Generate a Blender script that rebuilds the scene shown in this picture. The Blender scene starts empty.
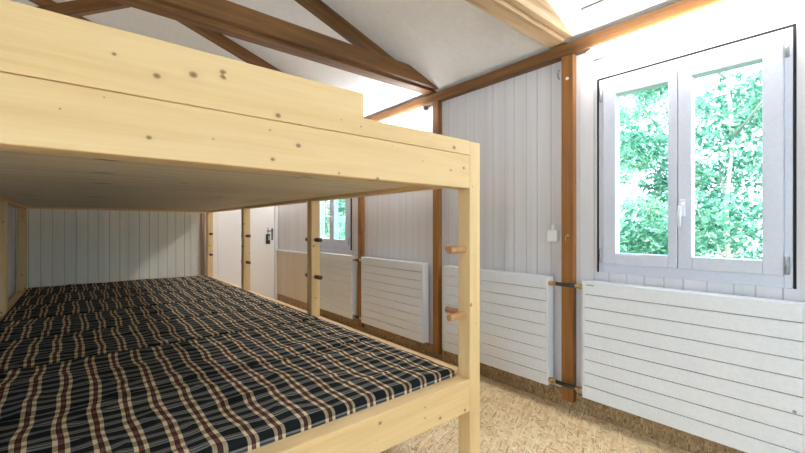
import bpy, bmesh, math, random
from mathutils import Vector, Matrix, noise
random.seed(7)
S = bpy.context.scene
COL = S.collection
H = 1.225                      # camera height; heights below are given relative to it and raised by H

# ------------------------------------------------------------------ materials
def new_mat(name):
    m = bpy.data.materials.new(name); m.use_nodes = True
    nt = m.node_tree
    b = nt.nodes['Principled BSDF']
    return m, nt, b
def N(nt, kind, **kw):
    n = nt.nodes.new(kind)
    for k, v in kw.items():
        if k.startswith('i_'):
            n.inputs[k[2:].replace('_', ' ')].default_value = v
        else:
            setattr(n, k, v)
    return n
def ramp(nt, stops, interp='LINEAR'):
    r = nt.nodes.new('ShaderNodeValToRGB'); r.color_ramp.interpolation = interp
    els = r.color_ramp.elements
    while len(els) < len(stops): els.new(0.5)
    for e, (p, c) in zip(els, stops):
        e.position = p; e.color = (c[0], c[1], c[2], 1) if not isinstance(c, (int, float)) else (c, c, c, 1)
    return r
def math_node(nt, op, a, b=None, c=None):
    n = nt.nodes.new('ShaderNodeMath'); n.operation = op
    for i, v in enumerate((a, b, c)):
        if v is None: continue
        if isinstance(v, (int, float)): n.inputs[i].default_value = v
        else: nt.links.new(v, n.inputs[i])
    return n.outputs[0]
def mix(nt, fac, a, b, blend='MIX'):
    n = nt.nodes.new('ShaderNodeMix'); n.data_type = 'RGBA'; n.blend_type = blend
    for i, v in ((0, fac), (6, a), (7, b)):
        if isinstance(v, (int, float)): n.inputs[i].default_value = v
        elif isinstance(v, tuple): n.inputs[i].default_value = (*v[:3], 1)
        else: nt.links.new(v, n.inputs[i])
    return n.outputs[2]
def obj_coords(nt, rand=3.0):
    tc = N(nt, 'ShaderNodeTexCoord')
    if not rand: return tc.outputs['Object']
    oi = N(nt, 'ShaderNodeObjectInfo')
    off = math_node(nt, 'MULTIPLY', oi.outputs['Random'], rand * 7)
    v = N(nt, 'ShaderNodeVectorMath', operation='ADD')
    nt.links.new(tc.outputs['Object'], v.inputs[0]); nt.links.new(off, v.inputs[1])
    return v.outputs[0]

def wood(name, axis, light, mid, dark, knot=None, knot_scale=5.0, knot_size=.055, rough=.55, stripes=1.0, contrast=1.0, planks=None, knot_stretch=.42, thin=None, knot_share=.2):
    """timber whose grain runs along the local axis 0/1/2"""
    m, nt, b = new_mat(name)
    L = nt.links.new
    co = obj_coords(nt)
    def mapped(along, across):
        mp = N(nt, 'ShaderNodeMapping')
        sc = [across] * 3; sc[axis] = along
        mp.inputs['Scale'].default_value = sc
        L(co, mp.inputs['Vector']); return mp.outputs[0]
    n1 = N(nt, 'ShaderNodeTexNoise', i_Scale=1.0, i_Detail=5.0, i_Roughness=.6, i_Distortion=.35); L(mapped(1.1, 16 * stripes), n1.inputs['Vector'])
    n2 = N(nt, 'ShaderNodeTexNoise', i_Scale=1.0, i_Detail=3.0, i_Roughness=.6); L(mapped(4, 150 * stripes), n2.inputs['Vector'])
    n3 = N(nt, 'ShaderNodeTexNoise', i_Scale=1.0, i_Detail=2.0); L(mapped(.9, 3.2), n3.inputs['Vector'])
    f = math_node(nt, 'ADD', math_node(nt, 'MULTIPLY', n1.outputs[0], .62), math_node(nt, 'MULTIPLY', n2.outputs[0], .2))
    f = math_node(nt, 'ADD', f, math_node(nt, 'MULTIPLY', n3.outputs[0], .2))
    d = .17 / contrast
    r = ramp(nt, [(.51 - d, dark), (.51, mid), (.51 + d, light)]); L(f, r.inputs[0])
    col = r.outputs[0]
    if knot:
        vo = N(nt, 'ShaderNodeTexVoronoi', i_Scale=knot_scale, i_Randomness=1.0)
        if thin is None: thin = {0: 1, 1: 0, 2: 1}[axis]
        other = 3 - thin - axis
        vo.voronoi_dimensions = '2D'
        sk = N(nt, 'ShaderNodeSeparateXYZ'); L(co, sk.inputs[0]); ck = N(nt, 'ShaderNodeCombineXYZ')
        L(math_node(nt, 'MULTIPLY', sk.outputs[axis], knot_stretch), ck.inputs[0]); L(sk.outputs[other], ck.inputs[1]); L(ck.outputs[0], vo.inputs['Vector'])
        # only some cells carry a knot, of different sizes
        sep = N(nt, 'ShaderNodeSeparateColor'); L(vo.outputs['Color'], sep.inputs[0])
        size = math_node(nt, 'MULTIPLY', math_node(nt, 'MAXIMUM', math_node(nt, 'SUBTRACT', sep.outputs[0], 1 - knot_share), 0.0), knot_size / knot_share)
        size = math_node(nt, 'MAXIMUM', size, .0001)
        q = math_node(nt, 'DIVIDE', vo.outputs['Distance'], size)
        kr = ramp(nt, [(.0, 1.0), (.6, .7), (.95, 0.35), (1.0, 0.0)]); L(q, kr.inputs[0])
        q2 = math_node(nt, 'DIVIDE', q, 2.6)
        hr = ramp(nt, [(.0, .55), (1.0, 0.0)]); L(q2, hr.inputs[0])
        col = mix(nt, hr.outputs[0], col, tuple(x * .86 for x in mid))
        col = mix(nt, kr.outputs[0], col, knot)
    if planks:                                   # boards lying side by side: (axis across, width)
        pa, pw, pc = planks
        sx = N(nt, 'ShaderNodeSeparateXYZ'); tc = N(nt, 'ShaderNodeTexCoord'); L(tc.outputs['Object'], sx.inputs[0])
        fr = math_node(nt, 'FRACT', math_node(nt, 'DIVIDE', sx.outputs[pa], pw))
        ed = math_node(nt, 'ABSOLUTE', math_node(nt, 'SUBTRACT', fr, .5))
        g = math_node(nt, 'GREATER_THAN', ed, .5 - .0022 / pw)
        col = mix(nt, math_node(nt, 'MULTIPLY', g, .75), col, pc)
    L(col, b.inputs['Base Color'])
    b.inputs['Roughness'].default_value = rough
    bp = N(nt, 'ShaderNodeBump', i_Strength=.12, i_Distance=.004); L(f, bp.inputs['Height']); L(bp.outputs[0], b.inputs['Normal'])
    return m

def wood_set(name, **k): return [wood(f'{name}_{"xyz"[a]}', a, **k) for a in range(3)]
PINE = wood_set('pale_pine', light=(.82, .605, .325), mid=(.76, .525, .255), dark=(.64, .41, .175), knot=(.22, .09, .03), knot_scale=15.0, knot_size=.15, knot_stretch=.8, knot_share=.3, contrast=.8)
OLD = wood_set('old_brown_timber', light=(.27, .125, .035), mid=(.17, .072, .018), dark=(.065, .027, .007), knot=(.03, .012, .005), knot_scale=5, rough=.6, contrast=1.15)
POSTW = wood_set('brown_post_timber', light=(.40, .175, .042), mid=(.29, .115, .024), dark=(.14, .05, .011), knot=(.05, .02, .007), knot_scale=6, rough=.5)
TIE = wood_set('tie_beam_timber', light=(.66, .50, .34), mid=(.54, .37, .22), dark=(.30, .18, .09), knot=(.05, .02, .008), knot_scale=6, rough=.6, contrast=1.1)
BOARD = wood('platform_boards', 0, light=(.87, .77, .60), mid=(.81, .69, .51), dark=(.68, .55, .38), knot=(.12, .075, .04), knot_scale=9, knot_size=.2, thin=2, knot_share=.25, rough=.7, planks=(1, .12, (.3, .22, .14)), knot_stretch=.3)
PEGW = wood('peg_wood', 2, light=(.55, .27, .11), mid=(.45, .20, .075), dark=(.30, .12, .04), rough=.5)
PEGD = wood('peg_wood_dark', 2, light=(.16, .07, .03), mid=(.10, .04, .018), dark=(.05, .02, .01), rough=.5)
PEGL = wood('peg_wood_pale', 2, light=(.62, .36, .17), mid=(.53, .28, .12), dark=(.40, .19, .07), rough=.5)

def plain(name, c, rough=.5, metal=0.0, bump=0.0, scale=60):
    m, nt, b = new_mat(name)
    n = N(nt, 'ShaderNodeTexNoise', i_Scale=scale, i_Detail=3.0)
    tc = N(nt, 'ShaderNodeTexCoord'); nt.links.new(tc.outputs['Object'], n.inputs['Vector'])
    r = ramp(nt, [(.3, tuple(x * .94 for x in c)), (.7, c)]); nt.links.new(n.outputs[0], r.inputs[0])
    nt.links.new(r.outputs[0], b.inputs['Base Color'])
    b.inputs['Roughness'].default_value = rough; b.inputs['Metallic'].default_value = metal
    if bump:
        bp = N(nt, 'ShaderNodeBump', i_Strength=bump, i_Distance=.003); nt.links.new(n.outputs[0], bp.inputs['Height']); nt.links.new(bp.outputs[0], b.inputs['Normal'])
    return m

def cladding(name, axis, base, groove, period, phase=0.0, gw=.004, gstr=.8, wide=None, jitter=.0):
    """painted upright boards with joints; axis = coordinate across the boards"""
    m, nt, b = new_mat(name); L = nt.links.new
    tc = N(nt, 'ShaderNodeTexCoord'); sx = N(nt, 'ShaderNodeSeparateXYZ'); L(tc.outputs['Object'], sx.inputs[0])
    t = math_node(nt, 'DIVIDE', math_node(nt, 'SUBTRACT', sx.outputs[axis], phase), period)
    cell = math_node(nt, 'FLOOR', t); fr = math_node(nt, 'FRACT', t)
    wn = N(nt, 'ShaderNodeTexWhiteNoise', noise_dimensions='1D'); L(cell, wn.inputs['W'])
    pos = math_node(nt, 'ADD', math_node(nt, 'MULTIPLY', wn.outputs['Value'], jitter), .4)
    d = math_node(nt, 'ABSOLUTE', math_node(nt, 'SUBTRACT', fr, pos))
    mr = N(nt, 'ShaderNodeMapRange', interpolation_type='SMOOTHSTEP'); L(d, mr.inputs[0])
    mr.inputs[1].default_value = gw * .35 / period; mr.inputs[2].default_value = gw / period; mr.inputs[3].default_value = 1; mr.inputs[4].default_value = 0
    g = mr.outputs[0]
    mpg = N(nt, 'ShaderNodeMapping'); sc = [14, 14, .9]; mpg.inputs['Scale'].default_value = sc; L(tc.outputs['Object'], mpg.inputs['Vector'])
    n = N(nt, 'ShaderNodeTexNoise', i_Scale=1.5, i_Detail=4.0, i_Roughness=.6); L(mpg.outputs[0], n.inputs['Vector'])
    r = ramp(nt, [(.3, tuple(x * .93 for x in base)), (.65, base)]); L(n.outputs[0], r.inputs[0])
    tone = math_node(nt, 'ADD', math_node(nt, 'MULTIPLY', wn.outputs['Value'], .07), .95)
    cm = N(nt, 'ShaderNodeVectorMath', operation='SCALE'); L(r.outputs[0], cm.inputs[0]); L(tone, cm.inputs['Scale'])
    amt = math_node(nt, 'MULTIPLY', g, math_node(nt, 'ADD', math_node(nt, 'MULTIPLY', wn.outputs['Value'], gstr * .5), gstr * .5))
    L(mix(nt, amt, cm.outputs[0], groove), b.inputs['Base Color'])
    b.inputs['Roughness'].default_value = .5
    bp = N(nt, 'ShaderNodeBump', i_Strength=.5, i_Distance=.003, invert=True); L(g, bp.inputs['Height']); L(bp.outputs[0], b.inputs['Normal'])
    return m

def osb(name, cols, scale=1.0, rough=.5, dark=(.34, .19, .08)):
    """pressed flakes: slim chips lying at many angles"""
    m, nt, b = new_mat(name); L = nt.links.new
    tc = N(nt, 'ShaderNodeTexCoord')
    prev = None
    for i, ang in enumerate((.2, .85, 1.5, 2.1, 2.75)):
        mp = N(nt, 'ShaderNodeMapping'); mp.inputs['Rotation'].default_value = (0, 0, ang); mp.inputs['Location'].default_value = (i * 3.1, i * 1.7, i)
        L(tc.outputs['Object'], mp.inputs['Vector'])
        m2 = N(nt, 'ShaderNodeMapping'); m2.inputs['Scale'].default_value = (10 * scale, 95 * scale, 30 * scale); L(mp.outputs[0], m2.inputs['Vector'])
        v = N(nt, 'ShaderNodeTexVoronoi', i_Scale=1.0, i_Randomness=1.0); L(m2.outputs[0], v.inputs['Vector'])
        sp = N(nt, 'ShaderNodeSeparateColor'); L(v.outputs['Color'], sp.inputs[0])
        r = ramp(nt, [(0, cols[0]), (.1, cols[1]), (.45, cols[2]), (.8, cols[3]), (1, cols[4])]); L(sp.outputs[0], r.inputs[0])
        c = r.outputs[0]
        if prev is None: prev = c
        else:
            sel = math_node(nt, 'MULTIPLY', math_node(nt, 'GREATER_THAN', sp.outputs[1], .55), math_node(nt, 'LESS_THAN', v.outputs['Distance'], .62))
            prev = mix(nt, sel, prev, c)
        sl = math_node(nt, 'MULTIPLY', math_node(nt, 'GREATER_THAN', sp.outputs[2], .90), math_node(nt, 'LESS_THAN', v.outputs['Distance'], .34))
        prev = mix(nt, math_node(nt, 'MULTIPLY', sl, .6), prev, dark)
    big = N(nt, 'ShaderNodeTexNoise', i_Scale=14 * scale, i_Detail=3.0); L(tc.outputs['Object'], big.inputs['Vector'])
    br = ramp(nt, [(.35, (.90, .86, .80)), (.62, 1.0)]); L(big.outputs[0], br.inputs[0])
    prev = mix(nt, 1.0, prev, br.outputs[0], 'MULTIPLY')
    L(prev, b.inputs['Base Color']); b.inputs['Roughness'].default_value = rough
    return m

def plaid(name):
    m, nt, b = new_mat(name); L = nt.links.new
    tc = N(nt, 'ShaderNodeTexCoord'); oi = N(nt, 'ShaderNodeObjectInfo')
    wob = N(nt, 'ShaderNodeTexNoise', i_Scale=3.2, i_Detail=1.0); L(tc.outputs['Object'], wob.inputs['Vector'])
    sw = N(nt, 'ShaderNodeSeparateColor'); L(wob.outputs['Color'], sw.inputs[0])
    sx = N(nt, 'ShaderNodeSeparateXYZ'); L(tc.outputs['Object'], sx.inputs[0])
    x = math_node(nt, 'ADD', sx.outputs[0], math_node(nt, 'MULTIPLY', math_node(nt, 'SUBTRACT', sw.outputs[0], .5), .05))
    x = math_node(nt, 'ADD', x, math_node(nt, 'MULTIPLY', oi.outputs['Object Index'], .0097))
    y = math_node(nt, 'ADD', sx.outputs[1], math_node(nt, 'MULTIPLY', math_node(nt, 'SUBTRACT', sw.outputs[1], .5), .02))
    # side faces: the cloth turns the edge, so height carries on the count of the across stripes
    y = math_node(nt, 'SUBTRACT', y, sx.outputs[2])
    fx = math_node(nt, 'FRACT', math_node(nt, 'DIVIDE', math_node(nt, 'ADD', x, 10), .097))
    fy = math_node(nt, 'FRACT', math_node(nt, 'DIVIDE', math_node(nt, 'ADD', y, 10), .064))
    navy = (.010, .011, .0125); tan = (.74, .585, .36); red = (.22, .045, .03); grey = (.44, .42, .39); brown = (.07, .05, .036)
    # warp: a band of tan, brown-red, tan
    rx = ramp(nt, [(0, navy), (.29, tan), (.42, brown), (.46, red), (.54, brown), (.58, tan), (.71, navy)], 'CONSTANT'); L(fx, rx.inputs[0])
    mx = ramp(nt, [(0, 0.0), (.29, .95), (.42, .72), (.58, .95), (.71, 0.0)], 'CONSTANT'); L(fx, mx.inputs[0])
    # weft: two thin grey lines, then plain dark
    my = ramp(nt, [(0, 0.0), (.27, .42), (.39, .1), (.49, .42), (.61, .1), (.69, .26), (.75, .0)], 'CONSTANT'); L(fy, my.inputs[0])
    c = mix(nt, my.outputs[0], navy, grey)
    dk = math_node(nt, 'MULTIPLY', math_node(nt, 'LESS_THAN', my.outputs[0], .05), .6)
    bandcol = mix(nt, dk, rx.outputs[0], navy)
    c = mix(nt, mx.outputs[0], c, bandcol)
    L(c, b.inputs['Base Color']); b.inputs['Roughness'].default_value = .9
    b.inputs['Specular IOR Level'].default_value = .12
    n = N(nt, 'ShaderNodeTexNoise', i_Scale=400.0); L(tc.outputs['Object'], n.inputs['Vector'])
    bp = N(nt, 'ShaderNodeBump', i_Strength=.2, i_Distance=.001); L(n.outputs[0], bp.inputs['Height']); L(bp.outputs[0], b.inputs['Normal'])
    return m

def emit(name, c, s):
    m, nt, b = new_mat(name)
    b.inputs['Base Color'].default_value = (.9, .9, .9, 1)
    b.inputs['Emission Color'].default_value = (*c, 1); b.inputs['Emission Strength'].default_value = s
    return m

def pane_glass(name):
    m, nt, b = new_mat(name); nt.nodes.remove(b)
    out = nt.nodes['Material Output']
    tr = N(nt, 'ShaderNodeBsdfTransparent'); tr.inputs[0].default_value = (.90, .985, .965, 1)
    gl = N(nt, 'ShaderNodeBsdfGlossy'); gl.inputs['Roughness'].default_value = .02
    fr = N(nt, 'ShaderNodeLayerWeight'); fr.inputs[0].default_value = .5
    fac = math_node(nt, 'ADD', math_node(nt, 'MULTIPLY', math_node(nt, 'POWER', fr.outputs['Facing'], 5.0), .6), .012)
    mx = N(nt, 'ShaderNodeMixShader')
    nt.links.new(fac, mx.inputs[0]); nt.links.new(tr.outputs[0], mx.inputs[1]); nt.links.new(gl.outputs[0], mx.inputs[2])
    nt.links.new(mx.outputs[0], out.inputs[0])
    return m

def leaf_mat(name, c1, c2, c3):
    m, nt, b = new_mat(name); L = nt.links.new
    out = nt.nodes['Material Output']
    geo = N(nt, 'ShaderNodeNewGeometry')
    r = ramp(nt, [(0, c1), (.5, c2), (1, c3)]); L(geo.outputs['Random Per Island'], r.inputs[0])
    L(r.outputs[0], b.inputs['Base Color']); b.inputs['Roughness'].default_value = .38
    t = N(nt, 'ShaderNodeBsdfTranslucent'); L(r.outputs[0], t.inputs[0])
    mx = N(nt, 'ShaderNodeMixShader'); mx.inputs[0].default_value = .4
    L(b.outputs[0], mx.inputs[1]); L(t.outputs[0], mx.inputs[2]); L(mx.outputs[0], out.inputs[0])
    return m

M = {}
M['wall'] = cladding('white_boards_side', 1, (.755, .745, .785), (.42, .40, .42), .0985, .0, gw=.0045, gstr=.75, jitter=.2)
M['wall_end'] = cladding('white_boards_end', 0, (.87, .85, .76), (.20, .18, .13), .1085, .045, gw=.0042, gstr=.85, jitter=.12)
M['wall_plain'] = plain('white_plaster', (.82, .80, .79), .6)
M['ceiling'] = plain('ceiling_panel_white', (.85, .86, .89), .65, scale=25)
M['white_metal'] = plain('white_enamel', (.80, .825, .875), .32)
M['white_box'] = plain('white_plastic', (.90, .90, .91), .4)
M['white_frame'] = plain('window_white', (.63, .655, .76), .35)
M['door'] = plain('door_white', (.88, .86, .84), .4)
M['end_strip'] = plain('end_wall_strip', (.87, .85, .77), .5)
M['strip'] = plain('reddish_strip', (.55, .36, .25), .6)
M['slot'] = plain('slot_grey', (.20, .20, .21), .8)
M['gap'] = plain('dark_gap', (.015, .015, .018), .9)
M['slit'] = plain('radiator_slit', (.22, .21, .22), .7)
M['grey_metal'] = plain('grey_metal', (.42, .43, .46), .35, .6)
M['alu'] = plain('fixture_housing', (.62, .62, .63), .4, .3)
M['housing'] = plain('lamp_body_grey', (.20, .20, .21), .5)
M['brass'] = plain('brass', (.58, .42, .18), .32, .9)
M['hose'] = plain('black_hose', (.025, .024, .024), .5)
M['black'] = plain('black_plastic', (.02, .024, .02), .4)
M['green'] = plain('pale_green_plastic', (.35, .50, .42), .4)
M['dark_metal'] = plain('dark_handle_metal', (.16, .155, .15), .35, .5)
M['handle'] = plain('handle_white', (.82, .83, .90), .3)
M['floor'] = osb('osb_floor', [(.50, .30, .12), (.74, .52, .27), (.84, .64, .38), (.88, .71, .46), (.92, .79, .57)], 1.1)
M['base'] = osb('osb_skirting', [(.16, .10, .045), (.26, .165, .08), (.36, .235, .12), (.43, .295, .16), (.52, .38, .22)], 1.2, dark=(.08, .045, .02))
M['panel'] = cladding('pale_lining_boards', 1, (.74, .66, .55), (.5, .42, .32), .1, .03, gw=.003, gstr=.6)
M['plaid'] = plaid('plaid_cotton')
M['tube'] = emit('lamp_diffuser', (1.0, .985, .965), 15.0)
M['glass'] = pane_glass('pane_glass')
M['leaf_a'] = leaf_mat('leaf_fresh', (.07, .22, .12), (.19, .40, .25), (.52, .68, .50))
M['leaf_b'] = leaf_mat('leaf_deep', (.035, .14, .085), (.10, .26, .16), (.30, .48, .34))
M['bark'] = wood('bark', 2, light=(.42, .38, .32), mid=(.32, .28, .22), dark=(.18, .15, .11), rough=.85)
M['ground'] = plain('grass_ground', (.12, .28, .08), .9, scale=8)

# ------------------------------------------------------------------ builders
def link(name, me, mat, parent=None, loc=(0, 0, 0), bevel=0.0, smooth=False):
    o = bpy.data.objects.new(name, me); COL.objects.link(o)
    if mat is not None:
        for mm in (mat if isinstance(mat, (list, tuple)) else [mat]): me.materials.append(mm)
    o.location = loc
    if parent is not None:
        o.parent = parent
        o.location = Vector(loc) - world_loc(parent)
    if bevel:
        b = o.modifiers.new('edge', 'BEVEL'); b.width = bevel; b.segments = 2; b.limit_method = 'ANGLE'
    if smooth:
        for p in me.polygons: p.use_smooth = True
    return o
def world_loc(o):
    v = Vector(o.location)
    while o.parent is not None:
        o = o.parent; v += Vector(o.location)
    return v
def tag(o, label, cat, group=None, kind=None):
    o['label'] = label; o['category'] = cat
    if group: o['group'] = group
    if kind: o['kind'] = kind
    return o
def empty(name, loc):
    o = bpy.data.objects.new(name, None); COL.objects.link(o); o.location = loc; o.empty_display_size = .1
    return o
def bm_box(bm, lo, hi, mi=0):
    vs = [bm.verts.new((x, y, z)) for x in (lo[0], hi[0]) for y in (lo[1], hi[1]) for z in (lo[2], hi[2])]
    for f in ((0, 1, 3, 2), (4, 6, 7, 5), (0, 4, 5, 1), (2, 3, 7, 6), (0, 2, 6, 4), (1, 5, 7, 3)):
        fc = bm.faces.new([vs[i] for i in f]); fc.material_index = mi
def to_mesh(bm, name):
    bmesh.ops.recalc_face_normals(bm, faces=bm.faces)
    me = bpy.data.meshes.new(name); bm.to_mesh(me); bm.free(); return me
def rz(z): return z + H
def box(name, x, y, z, mat, parent=None, bevel=0.0):
    """box from ranges; z relative to the camera height; its origin is its centre. mat may be a set of 3 grain directions"""
    c = Vector(((x[0] + x[1]) / 2, (y[0] + y[1]) / 2, rz((z[0] + z[1]) / 2)))
    h = ((x[1] - x[0]) / 2, (y[1] - y[0]) / 2, (z[1] - z[0]) / 2)
    bm = bmesh.new(); bm_box(bm, tuple(-v for v in h), h)
    if isinstance(mat, list): mat = mat[max(range(3), key=lambda i: h[i])]
    return link(name, to_mesh(bm, name), mat, parent, c, bevel)
def boxes(name, lst, mat, parent=None, bevel=0.0, origin=(0, 0, 0)):
    """several boxes in ONE mesh, given in world ranges (z relative to camera)"""
    bm = bmesh.new(); o = Vector(origin)
    for it in lst:
        x, y, z = it[:3]; mi = it[3] if len(it) > 3 else 0
        bm_box(bm, (x[0] - o.x, y[0] - o.y, rz(z[0]) - o.z), (x[1] - o.x, y[1] - o.y, rz(z[1]) - o.z), mi)
    return link(name, to_mesh(bm, name), mat, parent, origin, bevel)
def bm_tube(bm, pts, radii, seg=14, cap=True, mi=0):
    rings = []
    pts = [Vector(p) for p in pts]
    for i, p in enumerate(pts):
        t = (pts[min(i + 1, len(pts) - 1)] - pts[max(i - 1, 0)]).normalized()
        up = Vector((0, 0, 1)) if abs(t.z) < .9 else Vector((1, 0, 0))
        a = t.cross(up).normalized(); b = t.cross(a).normalized()
        r = radii[i] if isinstance(radii, (list, tuple)) else radii
        rings.append([bm.verts.new(p + a * r * math.cos(2 * math.pi * k / seg) + b * r * math.sin(2 * math.pi * k / seg)) for k in range(seg)])
    for A, B in zip(rings, rings[1:]):
        for k in range(seg):
            f = bm.faces.new((A[k], A[(k + 1) % seg], B[(k + 1) % seg], B[k])); f.smooth = True; f.material_index = mi
    if cap:
        bm.faces.new(rings[0]).material_index = mi; bm.faces.new(rings[-1][::-1]).material_index = mi
def tube(name, pts, radii, mat, parent=None, seg=14):
    c = sum((Vector(p) for p in pts), Vector()) / len(pts)
    bm = bmesh.new(); bm_tube(bm, [Vector(p) - c for p in pts], radii, seg)
    return link(name, to_mesh(bm, name), mat, parent, (c.x, c.y, rz(c.z)))

# ------------------------------------------------------------------ measures (metres, z relative to the camera)
XW = 2.56                       # window wall
YE = 6.33                       # end wall
YB = -2.52                      # wall behind the camera
XL = -3.68                      # far side of the hall
RX = -.56                       # partition under the ridge
ZF = -H
ZC = 1.232                      # ceiling at the eaves
SL = .345
def ceil_z(x): return ZC + SL * (XW - x) if x >= RX else ZC + SL * (x - XL)
POSTS = [-1.25, 0.0, 1.24, 2.485, 3.73, 4.975]
POST_W = .076

# ------------------------------------------------------------------ setting
tag(box('floor', (XL, XW), (YB, YE), (ZF - .05, ZF), M['floor']), 'pale flake board floor along the aisle beside the bunk', 'floor', kind='structure')

def slab(name, x0, x1, label):
    bm = bmesh.new()
    t = .04
    vs = []
    for y in (YB - .1, YE + .1):
        vs += [bm.verts.new((x0, y, rz(ceil_z(x0)))), bm.verts.new((x1, y, rz(ceil_z(x1)))), bm.verts.new((x1, y, rz(ceil_z(x1) + t))), bm.verts.new((x0, y, rz(ceil_z(x0) + t)))]
    for f in ((0, 1, 2, 3), (4, 7, 6, 5), (0, 4, 5, 1), (1, 5, 6, 2), (2, 6, 7, 3), (3, 7, 4, 0)): bm.faces.new([vs[i] for i in f])
    return tag(link(name, to_mesh(bm, name), M['ceiling']), label, 'ceiling', kind='structure')
slab('ceiling', RX, XW + .1, 'white sloping ceiling above the window wall')
slab('ceiling_far', XL - .1, RX, 'white sloping ceiling on the far side of the ridge')

W1 = (.208, 1.105); W2 = (4.02, 4.917); WZ = (-.29, .94)
WIN_B = (-2.28, -1.385)  # opening added out of view to let in more daylight
def wall_with_openings(lo, hi, opens, fix0, fix1, axis, z0, z1):
    out = []; cur = lo
    def add(a, b, za, zb):
        out.append(((fix0, fix1), (a, b), (za, zb)) if axis == 1 else ((a, b), (fix0, fix1), (za, zb)))
    for a, b, za, zb in sorted(opens):
        add(cur, a, z0, z1); add(a, b, z0, za); add(a, b, zb, z1); cur = b
    add(cur, hi, z0, z1)
    return out
tag(boxes('wall_right', wall_with_openings(YB, YE, [(*W1, *WZ), (*W2, *WZ), (*WIN_B, *WZ)], XW, XW + .12, 1, ZF, ZC + .02), M['wall']),
    'white boarded wall with the windows and radiators', 'wall', kind='structure')
def gable(name, y0, y1, x0, x1, mat, label):
    xs = [x0] + [v for v in (RX,) if x0 < v < x1] + [x1]
    bm = bmesh.new(); fr = []
    for y in (y0, y1):
        b = [bm.verts.new((x, y, rz(ZF))) for x in xs]; t = [bm.verts.new((x, y, rz(ceil_z(x)))) for x in xs]; fr.append((b, t))
    n = len(xs)
    for k in range(n - 1):
        for (b, t) in fr: bm.faces.new((b[k], b[k + 1], t[k + 1], t[k]))
        bm.faces.new((fr[0][0][k], fr[1][0][k], fr[1][0][k + 1], fr[0][0][k + 1])); bm.faces.new((fr[0][1][k], fr[0][1][k + 1], fr[1][1][k + 1], fr[1][1][k]))
    for k in (0, n - 1): bm.faces.new((fr[0][0][k], fr[0][1][k], fr[1][1][k], fr[1][0][k]))
    return tag(link(name, to_mesh(bm, name), mat), label, 'wall', kind='structure')
gable('wall_back', YE, YE + .1, XL, XW, M['wall_end'], 'white boarded end wall behind the lower bunk and the door')
FW = [(.3, 1.7)]  # added unseen window, throws daylight on the near end boards of the bunk
tag(boxes('wall_front', wall_with_openings(XL, XW, [(a, b_, -.45, 1.0) for a, b_ in FW], YB - .12, YB, 0, ZF, ZC), M['wall_plain']), 'plain white wall behind the viewer', 'wall', kind='structure')
bm = bmesh.new()
tri = [[bm.verts.new((x, y, rz(z))) for x, z in ((XL, ZC), (XW, ZC), (RX, ceil_z(RX)))] for y in (YB - .12, YB)]
bm.faces.new(tri[0]); bm.faces.new(tri[1][::-1])
for k in range(3): bm.faces.new((tri[0][k], tri[0][(k + 1) % 3], tri[1][(k + 1) % 3], tri[1][k]))
tag(link('wall_front_gable', to_mesh(bm, 'wall_front_gable'), M['wall_plain']), 'white gable triangle behind the viewer', 'wall', kind='structure')
for k, (a, b_) in enumerate(FW):
    root = empty(f'window_{4 + k}', ((a + b_) / 2, YB - .06, rz(-.45))); tag(root, 'added wide white window in the unseen wall behind the viewer, for daylight', 'window', kind='structure')
    boxes('window_frame', [((a, a + .06), (YB - .09, YB - .02), (-.45, 1.0)), ((b_ - .06, b_), (YB - .09, YB - .02), (-.45, 1.0)), ((a + .06, b_ - .06), (YB - .09, YB - .02), (-.45, -.39)), ((a + .06, b_ - .06), (YB - .09, YB - .02), (.94, 1.0)),
                           (((a + b_) / 2 - .04, (a + b_) / 2 + .04), (YB - .09, YB - .02), (-.39, .94))], M['white_frame'], root, .003, root.location)
    box('glass_pane', (a + .055, b_ - .055), (YB - .062, YB - .05), (-.395, .945), M['glass'], root)
FL = [(-2.2, -.9), (-.3, 1.0)]  # added unseen windows, a cool daylight source facing the window wall
for k, (a, b_) in enumerate(FL):
    root = empty(f'window_{5 + k}', (XL - .06, (a + b_) / 2, rz(-.45))); tag(root, 'added wide white window for daylight in the unseen far wall of the hall, ' + ('opposite the nearer window' if k else 'toward the wall behind the viewer'), 'window', kind='structure')
    xx = (XL - .08, XL - .02)
    boxes('window_frame', [(xx, (a, a + .06), (-.45, 1.0)), (xx, (b_ - .06, b_), (-.45, 1.0)), (xx, (a + .06, b_ - .06), (-.45, -.39)), (xx, (a + .06, b_ - .06), (.94, 1.0)), (xx, ((a + b_) / 2 - .04, (a + b_) / 2 + .04), (-.39, .94))], M['white_frame'], root, .003, root.location)
    box('glass_pane', (XL - .056, XL - .044), (a + .055, b_ - .055), (-.395, .945), M['glass'], root)
tag(boxes('wall_far_left', wall_with_openings(YB, YE, [(a, b_, -.45, 1.0) for a, b_ in FL], XL - .1, XL, 1, ZF, ZC), M['wall']), 'white boarded wall on the far side of the hall', 'wall', kind='structure')
tag(box('wall_left', (RX - .06, RX), (1.22, YE), (ZF, .55), M['wall']), 'white boarded partition along the inner side of the bunk', 'wall', kind='structure')

# skirting, cut around nothing: it runs behind the posts
tag(box('baseboard_right', (XW - .012, XW), (YB, YE), (ZF, ZF + .115), M['base']), 'brown flake board skirting strip below the radiators', 'baseboard', kind='structure')
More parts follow.
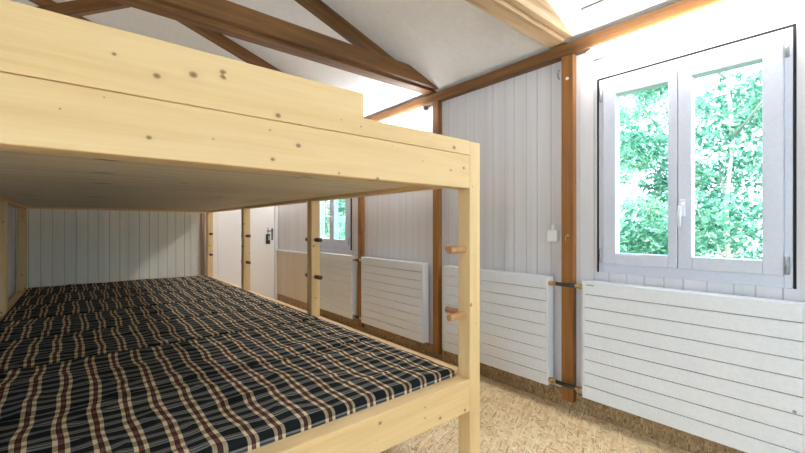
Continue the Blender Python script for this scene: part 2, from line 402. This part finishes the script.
# wall plate
tag(box('beam_1', (XW - .07, XW), (YB, YE), (1.142, 1.216), OLD), 'long brown wall plate beam along the top of the window wall', 'beam', kind='structure', )
names = {1.24: 'brown timber wall post between the nearer window and the thermostat box', 2.485: 'brown timber wall post just left of the corner bunk post',
         3.73: 'brown timber wall post beside the farther window', 0.0: 'brown timber wall post right of the nearer window',
         -1.25: 'brown timber wall post behind the viewer', 4.975: 'brown timber wall post between the farther window and the door'}
for i, y in enumerate(POSTS):
    w = .08 if y == 1.24 else .072
    tag(box(f'column_{i+1}', (XW - .06, XW - .0125), (y, y + w), (ZF + (.06 if y > 0 else 0), 1.142), POSTW, bevel=.003), names[y], 'post', kind='structure')

# trusses: tie beam pairs, rafters, struts
def skew(name, p, q, w, d, mat, label):
    """beam of width w (along Y) and depth d in the X-Z plane from p to q (top edge)"""
    if p[0] > q[0]: p, q = q, p
    p, q = Vector((p[0], p[1], rz(p[2]))), Vector((q[0], q[1], rz(q[2])))
    c = (p + q) / 2; L = (q - p).length
    ang = math.atan2(q.z - p.z, q.x - p.x)
    bm = bmesh.new(); bm_box(bm, (-L / 2, 0, -d), (L / 2, w, 0))
    o = link(name, to_mesh(bm, name), mat[0], None, c, .003); o.rotation_euler = (0, -ang, 0)
    return tag(o, label, 'beam', kind='structure')
bi = 2
TNAMES = ['behind the viewer', 'straight above the viewer', 'at the post beside the nearer window', 'above the corner of the bunk', 'behind the bunk guard board', 'near the door']
for i, y in enumerate(POSTS):
    tn = TNAMES[i]
    mt = TIE if y == 1.24 else OLD
    tag(box(f'beam_{bi}', (XL, XW - .0), (y + .0, y + .045), (1.25, 1.372), mt, bevel=.003), f'front board of the doubled brown tie beam {tn}', 'beam', kind='structure'); bi += 1
    tag(box(f'beam_{bi}', (XL, XW - .0), (y + .055, y + .165), (1.232, 1.36), mt, bevel=.003), f'rear timber of the doubled brown tie beam {tn}', 'beam', kind='structure'); bi += 1
    for sgn, xe in ((1, XW), (-1, XL)):
        xr = xe - sgn * .30
        skew(f'beam_{bi}', (xr, y + .06, ceil_z(xr)), (RX, y + .06, ceil_z(RX)), .08, .085, OLD, f'dark rafter under the {"window" if sgn > 0 else "far"} side of the ceiling {tn}'); bi += 1
    # web struts from the tie up to the rafters
    skew(f'beam_{bi}', (-.55, y + .065, 1.38), (.42, y + .065, ceil_z(.42) - .02), .07, .09, OLD, f'slanting brown strut rising to the rafter {tn}'); bi += 1

# ------------------------------------------------------------------ windows
def make_window(name, ys, label, cat='window'):
    y0, y1 = ys; z0, z1 = WZ
    X = XW
    root = empty(name, (X, (y0 + y1) / 2, rz(z0)))
    tag(root, label, cat, kind='structure')
    g = .010
    boxes('gap_seal', [((X - .0135, X + .03), (y0, y0 + g), (z0, z1)), ((X - .0135, X + .03), (y1 - g * .7, y1), (z0, z1)), ((X - .0135, X + .03), (y0 + g, y1 - g), (z1 - g, z1))], M['gap'], root, origin=root.location)
    fy0, fy1, fz1 = y0 + g, y1 - g, z1 - g
    F = .045
    boxes('window_frame', [((X - .012, X + .07), (fy0, fy0 + .03), (z0, fz1)), ((X - .012, X + .07), (fy1 - .03, fy1), (z0, fz1)),
                           ((X - .012, X + .07), (fy0 + .03, fy1 - .03), (fz1 - F, fz1)), ((X - .012, X + .07), (fy0 + .03, fy1 - .03), (z0, z0 + .058))], M['white_frame'], root, .003, root.location)
    sz0, sz1 = z0 + .058, fz1 - F
    mid = y0 + .46
    for side, (a, b) in enumerate(((fy0 + .03, mid - .0015), (mid + .0015, fy1 - .03))):
        inn = .052 if side == 0 else .044
        out = .075
        ga, gb = (a + out, b - .062) if side == 0 else (a + .045, b - out)
        gz0, gz1 = sz0 + .068, sz1 - .074
        sash = boxes('sash', [((X - .026, X + .045), (a, ga), (sz0, sz1)), ((X - .026, X + .045), (gb, b), (sz0, sz1)),
                              ((X - .026, X + .045), (ga, gb), (sz0, gz0)), ((X - .026, X + .045), (ga, gb), (gz1, sz1))], M['white_frame'], root, .004, root.location)
        box('glass_pane', (X + .01, X + .022), (ga - .005, gb + .005), (gz0 - .005, gz1 + .005), M['glass'], sash)
        hy = a - .012 if side == 0 else b + .012
        for hz in (sz0 + .05, sz1 - .055):
            hg = tube('hinge', [(X - .03, hy, hz - .042), (X - .03, hy, hz + .042)], .0085, M['grey_metal'], sash, 10)
        if side == 0:
            hp = box('handle_plate', (X - .036, X - .026), (b - .036, b - .010), (.055, .15), M['handle'], sash, .004)
            tube('handle', [(X - .026, b - .023, .125), (X - .066, b - .023, .125), (X - .072, b - .020, .11), (X - .070, b - .018, .06), (X - .068, b - .018, .0)], [.009, .009, .0095, .009, .007], M['handle'], sash, 12)
    # outside sill
    box('outer_sill', (X + .07, X + .16), (y0, y1), (z0 - .02, z0), M['grey_metal'], root)
    return root
make_window('window_1', W1, 'large white double casement window above the right radiator')
make_window('window_2', W2, 'farther white casement window seen below the upper bunk')
make_window('window_3', WIN_B, 'added white casement window behind the viewer, unseen, letting in daylight')  # added for its daylight, never in view

# ------------------------------------------------------------------ door
DX = (1.62, 2.50)
door = empty('door_1', ((DX[0] + DX[1]) / 2, YE, rz(ZF)))
tag(door, 'plain white door in the end wall behind the bunk posts', 'door', kind='structure')
box('door_leaf', DX, (YE - .03, YE - .001), (ZF + .008, .80), M['door'], door, .003)
boxes('door_frame', [((DX[0] - .07, DX[0] - .004), (YE - .045, YE - .001), (ZF + .001, .87)), ((DX[1] + .004, DX[1] + .055), (YE - .045, YE - .001), (ZF + .001, .87)), ((DX[0] - .004, DX[1] + .004), (YE - .045, YE - .001), (.805, .87))], M['door'], door, .003, door.location)
pl = box('handle_plate', (2.445, 2.475), (YE - .036, YE - .03), (-.225, -.03), M['dark_metal'], door, .003)
tube('door_handle', [(2.46, YE - .036, -.07), (2.46, YE - .075, -.07), (2.44, YE - .08, -.07), (2.36, YE - .078, -.075)], [.008, .008, .009, .007], M['dark_metal'], door, 10)
# white filler boards between bunk end and door
tag(boxes('trim_1', [((1.452, DX[0] - .072), (YE - .02, YE - .001), (ZF + .001, .87))], M['door']), 'white board strip left of the door', 'trim', kind='structure')
tag(box('trim_2', (1.40, 1.44), (YE - .03, YE - .001), (ZF + .001, .2), M['strip']), 'slim reddish timber strip at the edge of the boarded end wall', 'trim', kind='structure')
tag(box('trim_4', (-.012, .088), (YE - .014, YE - .001), (ZF + .001, .9), M['end_strip'], bevel=.002), 'raised white board strip in the left part of the boarded end wall', 'trim', kind='structure')
tag(box('trim_5', (1.262, 1.372), (YE - .014, YE - .001), (ZF + .001, .9), M['end_strip'], bevel=.002), 'raised white board strip at the right edge of the boarded end wall', 'trim', kind='structure')
kh = empty('key_box', (2.385, YE - .05, rz(-.25))); tag(kh, 'small dark green box hanging on the white door beside the handle', 'box')
box('box_body', (2.355, 2.418), (YE - .062, YE - .0305), (-.285, -.125), M['black'], kh, .006)
box('green_label', (2.383, 2.413), (YE - .064, YE - .062), (-.225, -.15), M['green'], kh)
tube('hook', [(2.385, YE - .031, -.02), (2.385, YE - .05, -.025), (2.385, YE - .055, -.05), (2.385, YE - .048, -.125)], .006, M['grey_metal'], kh, 8)

# pale lining panel and its ledge below the wall by the door
pn = empty('trim_3', (XW, 5.65, rz(ZF + .12))); tag(pn, 'pale boarded dado panel with a white ledge beside the door', 'panel', kind='structure')
box('panel_boards', (XW - .03, XW - .001), (5.07, YE - .06), (ZF + .121, -.40), M['panel'], pn)
box('ledge', (XW - .045, XW - .001), (5.07, YE - .06), (-.40, -.378), M['white_metal'], pn, .003)

# ------------------------------------------------------------------ radiators
def make_radiator(y0, y1, label):
    x0, x1 = XW - .105, XW - .028
    zt, zb = -.345, -1.085
    root = empty('radiator', ((x0 + x1) / 2, (y0 + y1) / 2, rz(zb)))
    tag(root, label, 'radiator', 'white ribbed wall radiators')
    n = 9; p = (zt - zb) / n
    bars = [((x0, x0 + .022), (y0 + .014, y1 - .014), (zb + k * p + .0022, zb + (k + 1) * p - .0022)) for k in range(n)]
    boxes('ribbed_front', bars, M['white_metal'], root, .0015, root.location)
    box('core', (x0 + .012, x1 - .012), (y0 + .02, y1 - .02), (zb + .004, zt - .006), M['slit'], root)
    for yy in ((y0, y0 + .0138), (y1 - .0138, y1)):
        box('end_cover', (x0, x1), yy, (zb, zt), M['white_metal'], root, .003)
    box('top_grille', (x0 + .0225, x1), (y0 + .0142, y1 - .0142), (zt - .012, zt), M['white_metal'], root)
    for yy in (y0 + .15, y1 - .15):
        box('bracket', (x1 - .0115, XW - .0015), (yy - .02, yy + .02), (zt - .2, zt - .05), M['grey_metal'], root)
        box('bracket', (x1 - .0115, XW - .0015), (yy - .02, yy + .02), (zb + .05, zb + .2), M['grey_metal'], root)
    # small plugs on the two ends of the front
    return root
r1 = make_radiator(.165, 1.158, 'white ribbed radiator below the nearer window, largest in view')
r2 = make_radiator(1.392, 2.39, 'white ribbed radiator between the corner bunk post and the timber wall post with the hoses')
r3 = make_radiator(2.64, 3.665, 'white ribbed radiator seen below the upper bunk between two brown wall posts')
r4 = make_radiator(3.855, 4.86, 'white ribbed radiator below the farther window')
box('maker_plate', (XW - .107, XW - .105), (1.085, 1.13), (-.372, -.364), M['grey_metal'], r1)
box('plug', (XW - .09, XW - .065), (2.3902, 2.402), (-.395, -.375), M['dark_metal'], r2)
box('plug', (XW - .108, XW - .105), (.2, .212), (-.835, -.822), M['grey_metal'], r1)
def hose(ya, yb, z, label, dark=True):
    root = empty('radiator_hose', (XW - .066, (ya + yb) / 2, rz(z)))
    tag(root, label, 'hose', 'hoses joining the radiators')
    x = XW - .088
    tube('hose', [(x, ya + .035, z), (x - .004, (ya + yb) / 2, z - .001), (x, yb - .035, z)], .013, M['hose'], root, 12)
    for a, s in ((ya, 1), (yb, -1)):
        bm = bmesh.new()
        cy = a + s * .021
        bm_tube(bm, [(0, -s * .026, 0), (0, s * .006, 0)], .017, 6)
        bm_tube(bm, [(0, s * .006, 0), (0, s * .028, 0)], .014, 12)
        link('brass_fitting', to_mesh(bm, 'brass_fitting'), M['brass'], root, (x, cy, rz(z)))
hose(1.160, 1.390, -.385, 'upper black hose with brass fittings in front of the wall post by the nearer window')
hose(1.160, 1.390, -1.045, 'lower black hose with brass fittings in front of the wall post by the nearer window')
hose(3.667, 3.853, -.385, 'upper hose joining radiators in front of the wall post by the farther window')
hose(3.667, 3.853, -1.045, 'lower hose joining radiators in front of the wall post by the farther window')

# thermostat box, hook and screw on the near wall post
tb = empty('thermostat_box', (XW, 1.405, rz(-.11))); tag(tb, 'small white square thermostat box on the boards beside the wall post', 'thermostat')
box('box_body', (XW - .04, XW), (1.362, 1.44), (-.105, -.025), M['white_box'], tb, .005)
box('cover_cap', (XW - .044, XW - .0405), (1.372, 1.43), (-.095, -.035), M['white_box'], tb, .003)
box('cable_inlet', (XW - .03, XW), (1.385, 1.41), (-.0245, .012), M['white_box'], tb, .003)
hk = empty('wall_hook', (XW - .06, 1.275, rz(-.075))); tag(hk, 'tiny brass hook screwed into the wall post beside the thermostat box', 'hook')
tube('hook_shank', [(XW - .0605, 1.275, -.06), (XW - .085, 1.275, -.062), (XW - .092, 1.275, -.078), (XW - .086, 1.275, -.093)], .0045, M['brass'], hk, 8)
tube('hook_rose', [(XW - .0602, 1.275, -.06), (XW - .064, 1.275, -.06)], .01, M['brass'], hk, 12)
sc = tube('screw_cap', [(XW - .056, 1.278, .985), (XW - .066, 1.278, .985)], .010, M['white_metal'], None, 12); tag(sc, 'small pale screw cap high on the near wall post', 'screw')
ch = tube('cable_hook', [(XW - .001, 1.365, 1.02), (XW - .02, 1.365, 1.025), (XW - .024, 1.367, 1.05), (XW - .016, 1.365, 1.075), (XW - .002, 1.362, 1.08)], .004, M['grey_metal'], None, 8); tag(ch, 'small grey wire loop on the boards left of the near wall post top', 'hook')
# wall lamps under the plate
def lamp(y0, y1, label, side=1):
    xw = XW if side > 0 else XL
    s = -side
    root = empty('strip_light', (xw, (y0 + y1) / 2, rz(1.06))); tag(root, label, 'lamp', 'long white strip lights under the wall plate')
    def rx(a, b):
        p, q = xw + s * a, xw + s * b
        return (min(p, q), max(p, q))
    box('housing', rx(.0015, .062), (y0, y1), (1.105, 1.1405), M['housing'], root, .003)
    tube('diffuser', [(xw + s * .098, y0 + .004, 1.083), (xw + s * .098, y0 + .02, 1.083), (xw + s * .098, y1 - .02, 1.083), (xw + s * .098, y1 - .004, 1.083)], [.014, .0195, .0195, .014], M['tube'], root, 16)
    for q in (.12, .88):
        yc = y0 + (y1 - y0) * q
        box('mounting_bracket', rx(.0625, .092), (yc - .006, yc + .006), (1.1062, 1.112), M['housing'], root)
    tube('cable', [(xw + s * .008, y0, 1.072), (xw + s * .008, y1, 1.072)], .006, M['slot'], root, 8)
    for q in (.25, .75):
        box('mounting_clip', rx(.0015, .016), (y0 + (y1 - y0) * q - .006, y0 + (y1 - y0) * q + .006), (1.056, 1.065), M['slot'], root)
    return root
lamp(-.12, 1.13, 'long bright strip light above the nearer window')
lamp(2.68, 3.70, 'bright strip light in the gap above the bunk guard board')
lamp(3.86, 4.93, 'added strip light above the farther window, hidden from view')  # added lamp, out of view, brightens the end wall and under the bunk
lamp(5.08, 6.2, 'strip light on the window wall near the door')
lamp(-2.4, -1.3, 'added strip light on the window wall, unseen behind the viewer')  # added lamp behind the camera, lights the near end of the bunk
for a in (-2.2, .1, 2.68, 5.08): lamp(a, a + 1.05, 'added unseen strip light on the far wall of the hall', -1)  # added lamps across the ridge, fill light from out of view

# short dark strips on the ceiling
def slot(x, y, ln, label):
    bm = bmesh.new(); bm_box(bm, (-.004, -ln / 2, -.006), (.004, ln / 2, 0))
    o = link('ceiling_vent', to_mesh(bm, 'ceiling_vent'), M['slot'], None, (x, y, rz(ceil_z(x)) )); o.rotation_euler = (0, math.atan(SL), 0)
    tag(o, label, 'vent')
slot(2.33, 1.03, .15, 'short dark strip on the ceiling above the nearer window')
slot(2.36, 3.02, .10, 'tiny dark strip on the ceiling above the notch of the bunk guard board')

# ------------------------------------------------------------------ the bunk
PX = (1.442, 1.518); LX = (-.526, -.450)
PY = [1.22, 2.867, 4.54, 6.137]; PW = .076
bunk = empty('bunk_bed', (.5, 3.75, rz(ZF)))
tag(bunk, 'long pale pine two-level bunk platform filling the left of the room', 'bunk bed')
def peg_along(post, p, q, mat):
    tube('peg', [p, q], .0165, mat, post, 16)
for i, y in enumerate(PY):
    top = .409 if i == 0 else .409
    po = box('post', PX, (y, y + PW), (ZF, top), PINE, bunk, .004)
    for z in (-.112, -.43) if i == 0 else (-.108, -.408):
        cx, cyy = (PX[0] + PX[1]) / 2, y + PW / 2
        if i == 0:
            peg_along(po, (PX[0] - .105, cyy, z), (PX[0] + .03, cyy, z), PEGL)
            peg_along(po, (cx - .012, y + .05, z), (cx - .012, y + PW + .10, z), PEGW)
        else:
            peg_along(po, (cx, y - .085, z), (cx, y + .03, z), PEGD)
            peg_along(po, (cx, y + .05, z), (cx, y + PW + (.085 if i < 3 else .07), z), PEGD)
    box('post', LX, (y, y + PW), (ZF, .409), PINE, bunk, .004)
# near end, upper level: thick board, guard board with a step
box('end_board', (LX[1], PX[0]), (1.22, 1.30), (.182, .3405), PINE, bunk, .004)
bm = bmesh.new()
prof = [(LX[1], .342), (PX[0], .342), (PX[0], .411), (.831, .411), (.831, .503), (LX[1], .503)]
cxm, czm = .5, .42
lo = [bm.verts.new((x - cxm, -.022, z - czm)) for x, z in prof]; hi = [bm.verts.new((x - cxm, .022, z - czm)) for x, z in prof]
bm.faces.new(lo); bm.faces.new(hi[::-1])
for k in range(6): bm.faces.new((lo[k], lo[(k + 1) % 6], hi[(k + 1) % 6], hi[k]))
link('guard_board', to_mesh(bm, 'guard_board'), PINE[0], bunk, (cxm, 1.242, rz(czm)), .003)
# far end, upper level
box('end_board', (LX[1], PX[0]), (6.14, 6.21), (.205, .34), PINE, bunk, .004)
# lower level end rails
for ya in (1.22, 6.137):
    box('end_rail', (LX[1], PX[0]), (ya, ya + .076), (-.886, -.733), PINE, bunk, .005)
# side rails and upper side beams between the posts
for a, b in zip(PY, PY[1:]):
    for X_ in (PX, LX):
        box('side_rail', X_, (a + PW, b), (-.886, -.733), PINE, bunk, .004)
        box('side_beam', X_, (a + PW, b), (.205, .34), PINE, bunk, .004)
# platforms
box('upper_platform', (LX[1], PX[0]), (1.301, 6.139), (.228, .262), BOARD, bunk)
box('lower_platform', (LX[1], PX[0]), (1.297, 6.136), (-.815, -.786), BOARD, bunk)
for a, b in zip(PY, PY[1:]):
    for yy in ((a + b) / 2,):
        pass

# ------------------------------------------------------------------ mattresses
MX = (-.446, 1.420); MT = -.696; MB = -.7855
ML = (6.125 - 1.300) / 7
def make_mattress(i):
    lx, ly, th = MX[1] - MX[0], ML - .0015, MT - MB
    nx, ny = 96, 40
    bm = bmesh.new()
    r = .012
    def surf(u, v):                       # u,v in -1..1 : rounded top sheet with wrinkles
        x, y = u * lx / 2, v * ly / 2
        ex = lx / 2 - abs(x); ey = ly / 2 - abs(y)
        z = 0.0
        for e in (ex, ey):
            if e < r: z -= r - math.sqrt(max(0, r * r - (r - e) ** 2))
        w = noise.noise(Vector((x * 2.2 + i * 9, y * 6.0, i * 3.3))) * .006 + noise.noise(Vector((x * 7 + i * 5, y * 9 + x * 4, i))) * .0035
        w += (1 - abs(noise.noise(Vector((x * 1.6 + y * 5 + i * 2, y * 3 - x * 3, i * 1.7))))) ** 6 * .009
        fade = min(1, ey / .025) * min(1, ex / .05)
        return z + w * (.25 + .75 * fade) - .004
    grid = [[None] * (ny + 1) for _ in range(nx + 1)]
    def warp(k, n, l):                    # closer rows near the edges
        t = k / n * 2 - 1
        return math.copysign(1 - (1 - abs(t)) ** 1.15, t)
    for a in range(nx + 1):
        for b in range(ny + 1):
            u, v = warp(a, nx, lx), warp(b, ny, ly)
            z = surf(u, v)
            x, y = u * lx / 2, v * ly / 2
            grid[a][b] = bm.verts.new((x, y, max(z, -r)))
    for a in range(nx):
        for b in range(ny):
            f = bm.faces.new((grid[a][b], grid[a + 1][b], grid[a + 1][b + 1], grid[a][b + 1])); f.smooth = True
    rim = [grid[a][0] for a in range(nx + 1)] + [grid[nx][b] for b in range(1, ny + 1)] + [grid[a][ny] for a in range(nx - 1, -1, -1)] + [grid[0][b] for b in range(ny - 1, 0, -1)]
    low = [bm.verts.new((v.co.x, v.co.y, -th)) for v in rim]
    n = len(rim)
    for k in range(n): bm.faces.new((rim[k], low[k], low[(k + 1) % n], rim[(k + 1) % n]))
    bm.faces.new(low)
    o = link('mattress', to_mesh(bm, 'mattress'), M['plaid'], None, ((MX[0] + MX[1]) / 2, 1.300 + ML * (i + .5), rz(MT)))
    return o
ORD = ['nearest dark plaid mattress on the lower bunk, against the near end rail', 'second dark plaid mattress from the near end rail of the lower bunk',
       'third dark plaid mattress from the near end rail, beside the second bunk post', 'fourth and middle dark plaid mattress in the row on the lower bunk',
       'third dark plaid mattress from the boarded end wall', 'second dark plaid mattress from the boarded end wall', 'farthest dark plaid mattress, against the boarded end wall']
for i in range(7):
    mo = make_mattress(i); mo.pass_index = (9, 9, 4, 1, 6, 2, 8)[i]
    tag(mo, ORD[i], 'mattress', 'plaid mattresses in a row on the lower bunk')

# ------------------------------------------------------------------ outside
tag(box('ground', (XW + .125, 26), (-12, 30), (ZF - .55, ZF - .5), M['ground']), 'grassy ground outside the windows', 'ground', kind='structure')
def leaf(bm, c, size, rnd):
    n = Vector((rnd.gauss(0, 1), rnd.gauss(0, 1), rnd.gauss(.5, .8))).normalized()
    t = n.orthogonal().normalized(); t.rotate(Matrix.Rotation(rnd.uniform(0, 6.28), 3, n)); b = n.cross(t)
    l, w = size, size * .42
    p = [c - t * l * .5, c + b * w * .5 + n * w * .18, c + t * l * .5, c - b * w * .5 + n * w * .18]
    vs = [bm.verts.new(q) for q in p]
    bm.faces.new((vs[0], vs[1], vs[2])); bm.faces.new((vs[0], vs[2], vs[3]))
def foliage(seed, blobs, n, size):
    rnd = random.Random(seed); bm = bmesh.new()
    for k in range(n):
        c, r = rnd.choice(blobs)
        d = Vector((rnd.gauss(0, 1), rnd.gauss(0, 1), rnd.gauss(0, 1))).normalized()
        p = Vector(c) + Vector((d.x * r[0], d.y * r[1], d.z * r[2])) * (rnd.random() ** .45)
        leaf(bm, p, size * rnd.uniform(.7, 1.35), rnd)
    return to_mesh(bm, 'foliage')
def tree_blobs(seed, h, w, low):
    rnd = random.Random(seed); out = []
    for k in range(30):
        t = rnd.uniform(low, 1)
        rr = w * (1.0 - .55 * abs(t - .55))
        out.append(((rnd.uniform(-rr, rr), rnd.uniform(-rr, rr), h * t), (rnd.uniform(.35, .6), rnd.uniform(.35, .6), rnd.uniform(.2, .36))))
    return out
TREE = [foliage(s, tree_blobs(s, 4.6, 1.0, .08), 19000, .085) for s in (11, 12, 13)]
SHRUB = [foliage(s, [((random.uniform(-.5, .5), random.uniform(-.5, .5), random.uniform(.2, 1.0)), (.4, .4, .3)) for _ in range(9)], 3600, .08) for s in (21, 22)]
for me, k in zip(TREE + SHRUB, ('leaf_a', 'leaf_b', 'leaf_a', 'leaf_a', 'leaf_b')): me.materials.append(M[k])
def trunk_mesh(seed, h):
    rnd = random.Random(seed); bm = bmesh.new()
    pts = [Vector((0, 0, 0))]
    for k in range(6): pts.append(pts[-1] + Vector((rnd.uniform(-.08, .08), rnd.uniform(-.08, .08), h / 6)))
    bm_tube(bm, pts, [.035 - .004 * k for k in range(7)], 8)
    for k in range(5):
        p = pts[2 + k % 4]; d = Vector((rnd.uniform(-1, 1), rnd.uniform(-1, 1), .9)).normalized()
        bm_tube(bm, [p, p + d * .5, p + d * .9 + Vector((0, 0, .25))], [.018, .012, .006], 6)
    me = to_mesh(bm, 'trunk'); me.materials.append(M['bark']); return me
TRUNK = [trunk_mesh(s, 4.2) for s in (31, 32, 33)]
ZG = ZF - .5
def tree(i, x, y, rot, s, label, group):
    root = empty('leafy_tree', (x, y, rz(ZG))); root.rotation_euler = (0, 0, rot); root.scale = (s, s, s)
    tag(root, label, 'tree', group)
    for nm, me in (('foliage', TREE[i % 3]), ('trunk', TRUNK[i % 3])):
        o = bpy.data.objects.new(nm, me); COL.objects.link(o); o.parent = root
    return root
T1 = 'bright green leafy tree outside the nearer window'
T2 = 'bright green leafy tree outside the farther window'
T3 = 'tall leafy tree in the second row outside the windows'
T4 = 'tallest leafy tree in the third row, far outside the windows'
k = 0
for y in (-1.95, 1.05, 4.05):
    tree(k, 5.45, y, k * 1.3, .95, T1, 'trees outside the nearer window'); k += 1
for y in (7.0, 9.95, 12.9):
    tree(k, 5.45, y, k * 1.3, .95, T2, 'trees outside the farther window'); k += 1
for y in (-2.6, .75, 4.1, 7.45, 10.8, 14.15):
    tree(k, 8.8, y, k * 1.7, 1.06, T3, 'trees in the second row outside'); k += 1
for y in (-4.2, -.1, 4.0, 8.1, 12.2, 16.3):
    tree(k, 12.6, y, k * 2.1, 1.3, T4, 'trees in the third row outside'); k += 1
for j, (x, y, s) in enumerate(((3.42, -.1, .55), (3.4, 1.2, .5), (3.42, 2.5, .55), (3.4, 5.4, .5), (3.42, 6.7, .55))):
    root = empty('garden_shrub', (x, y, rz(ZG))); root.rotation_euler = (0, 0, j * 1.1); root.scale = (s, s, s * 1.15)
    near = j < 3
    tag(root, 'low bushy shrub outside the nearer window' if near else 'low bushy shrub outside the farther window', 'shrub', 'shrubs outside the nearer window' if near else 'shrubs outside the farther window')
    o = bpy.data.objects.new('foliage', SHRUB[j % 2]); COL.objects.link(o); o.parent = root
    bm = bmesh.new()
    for q in range(4):
        a = q * 1.57; bm_tube(bm, [(0.05 * math.cos(a), .05 * math.sin(a), 0), (.2 * math.cos(a), .2 * math.sin(a), .4), (.3 * math.cos(a), .3 * math.sin(a), .8)], [.018, .012, .006], 6)
    o = link('stems', to_mesh(bm, 'stems'), M['bark']); o.parent = root

# ------------------------------------------------------------------ light
w = bpy.data.worlds.new('sky'); S.world = w; w.use_nodes = True
nt = w.node_tree; bg = nt.nodes['Background']
sky = nt.nodes.new('ShaderNodeTexSky'); sky.sky_type = 'HOSEK_WILKIE'; sky.turbidity = 5; sky.ground_albedo = .4
sky.sun_direction = Vector((-.5, -.35, .8)).normalized()
mixn = nt.nodes.new('ShaderNodeMix'); mixn.data_type = 'RGBA'; mixn.inputs[0].default_value = .65
nt.links.new(sky.outputs[0], mixn.inputs[6]); mixn.inputs[7].default_value = (.74, .88, 1.12, 1)
nt.links.new(mixn.outputs[2], bg.inputs[0]); bg.inputs[1].default_value = 3.4
sun = bpy.data.lights.new('sun', 'SUN'); sun.energy = 4.0; sun.angle = .02; sun.color = (1, .97, .9)
so = bpy.data.objects.new('sun', sun); COL.objects.link(so)
so.rotation_euler = Vector((.55, .25, -.8)).to_track_quat('-Z', 'Y').to_euler(); so.location = (0, 0, 12)

# ------------------------------------------------------------------ camera
cam = bpy.data.cameras.new('camera'); co = bpy.data.objects.new('camera', cam); COL.objects.link(co)
cam.sensor_fit = 'HORIZONTAL'; cam.sensor_width = 36.0; cam.lens = 388.0 / 805.0 * 36.0
cam.clip_start = .02
th = math.atan((402.5 - 78.0) / 388.0)
d = Vector((math.sin(th), math.cos(th), 0))
co.location = (0, 0, H); co.rotation_euler = d.to_track_quat('-Z', 'Y').to_euler()
S.camera = co

vs = S.view_settings
S.display_settings.display_device = 'sRGB'
vs.view_transform = 'Standard'; vs.look = 'None'; vs.gamma = 1.0; vs.use_curve_mapping = False
vs.exposure = 1.87
S.cycles.use_denoising = True
S.cycles.max_bounces = 10; S.cycles.diffuse_bounces = 6; S.cycles.transparent_max_bounces = 16
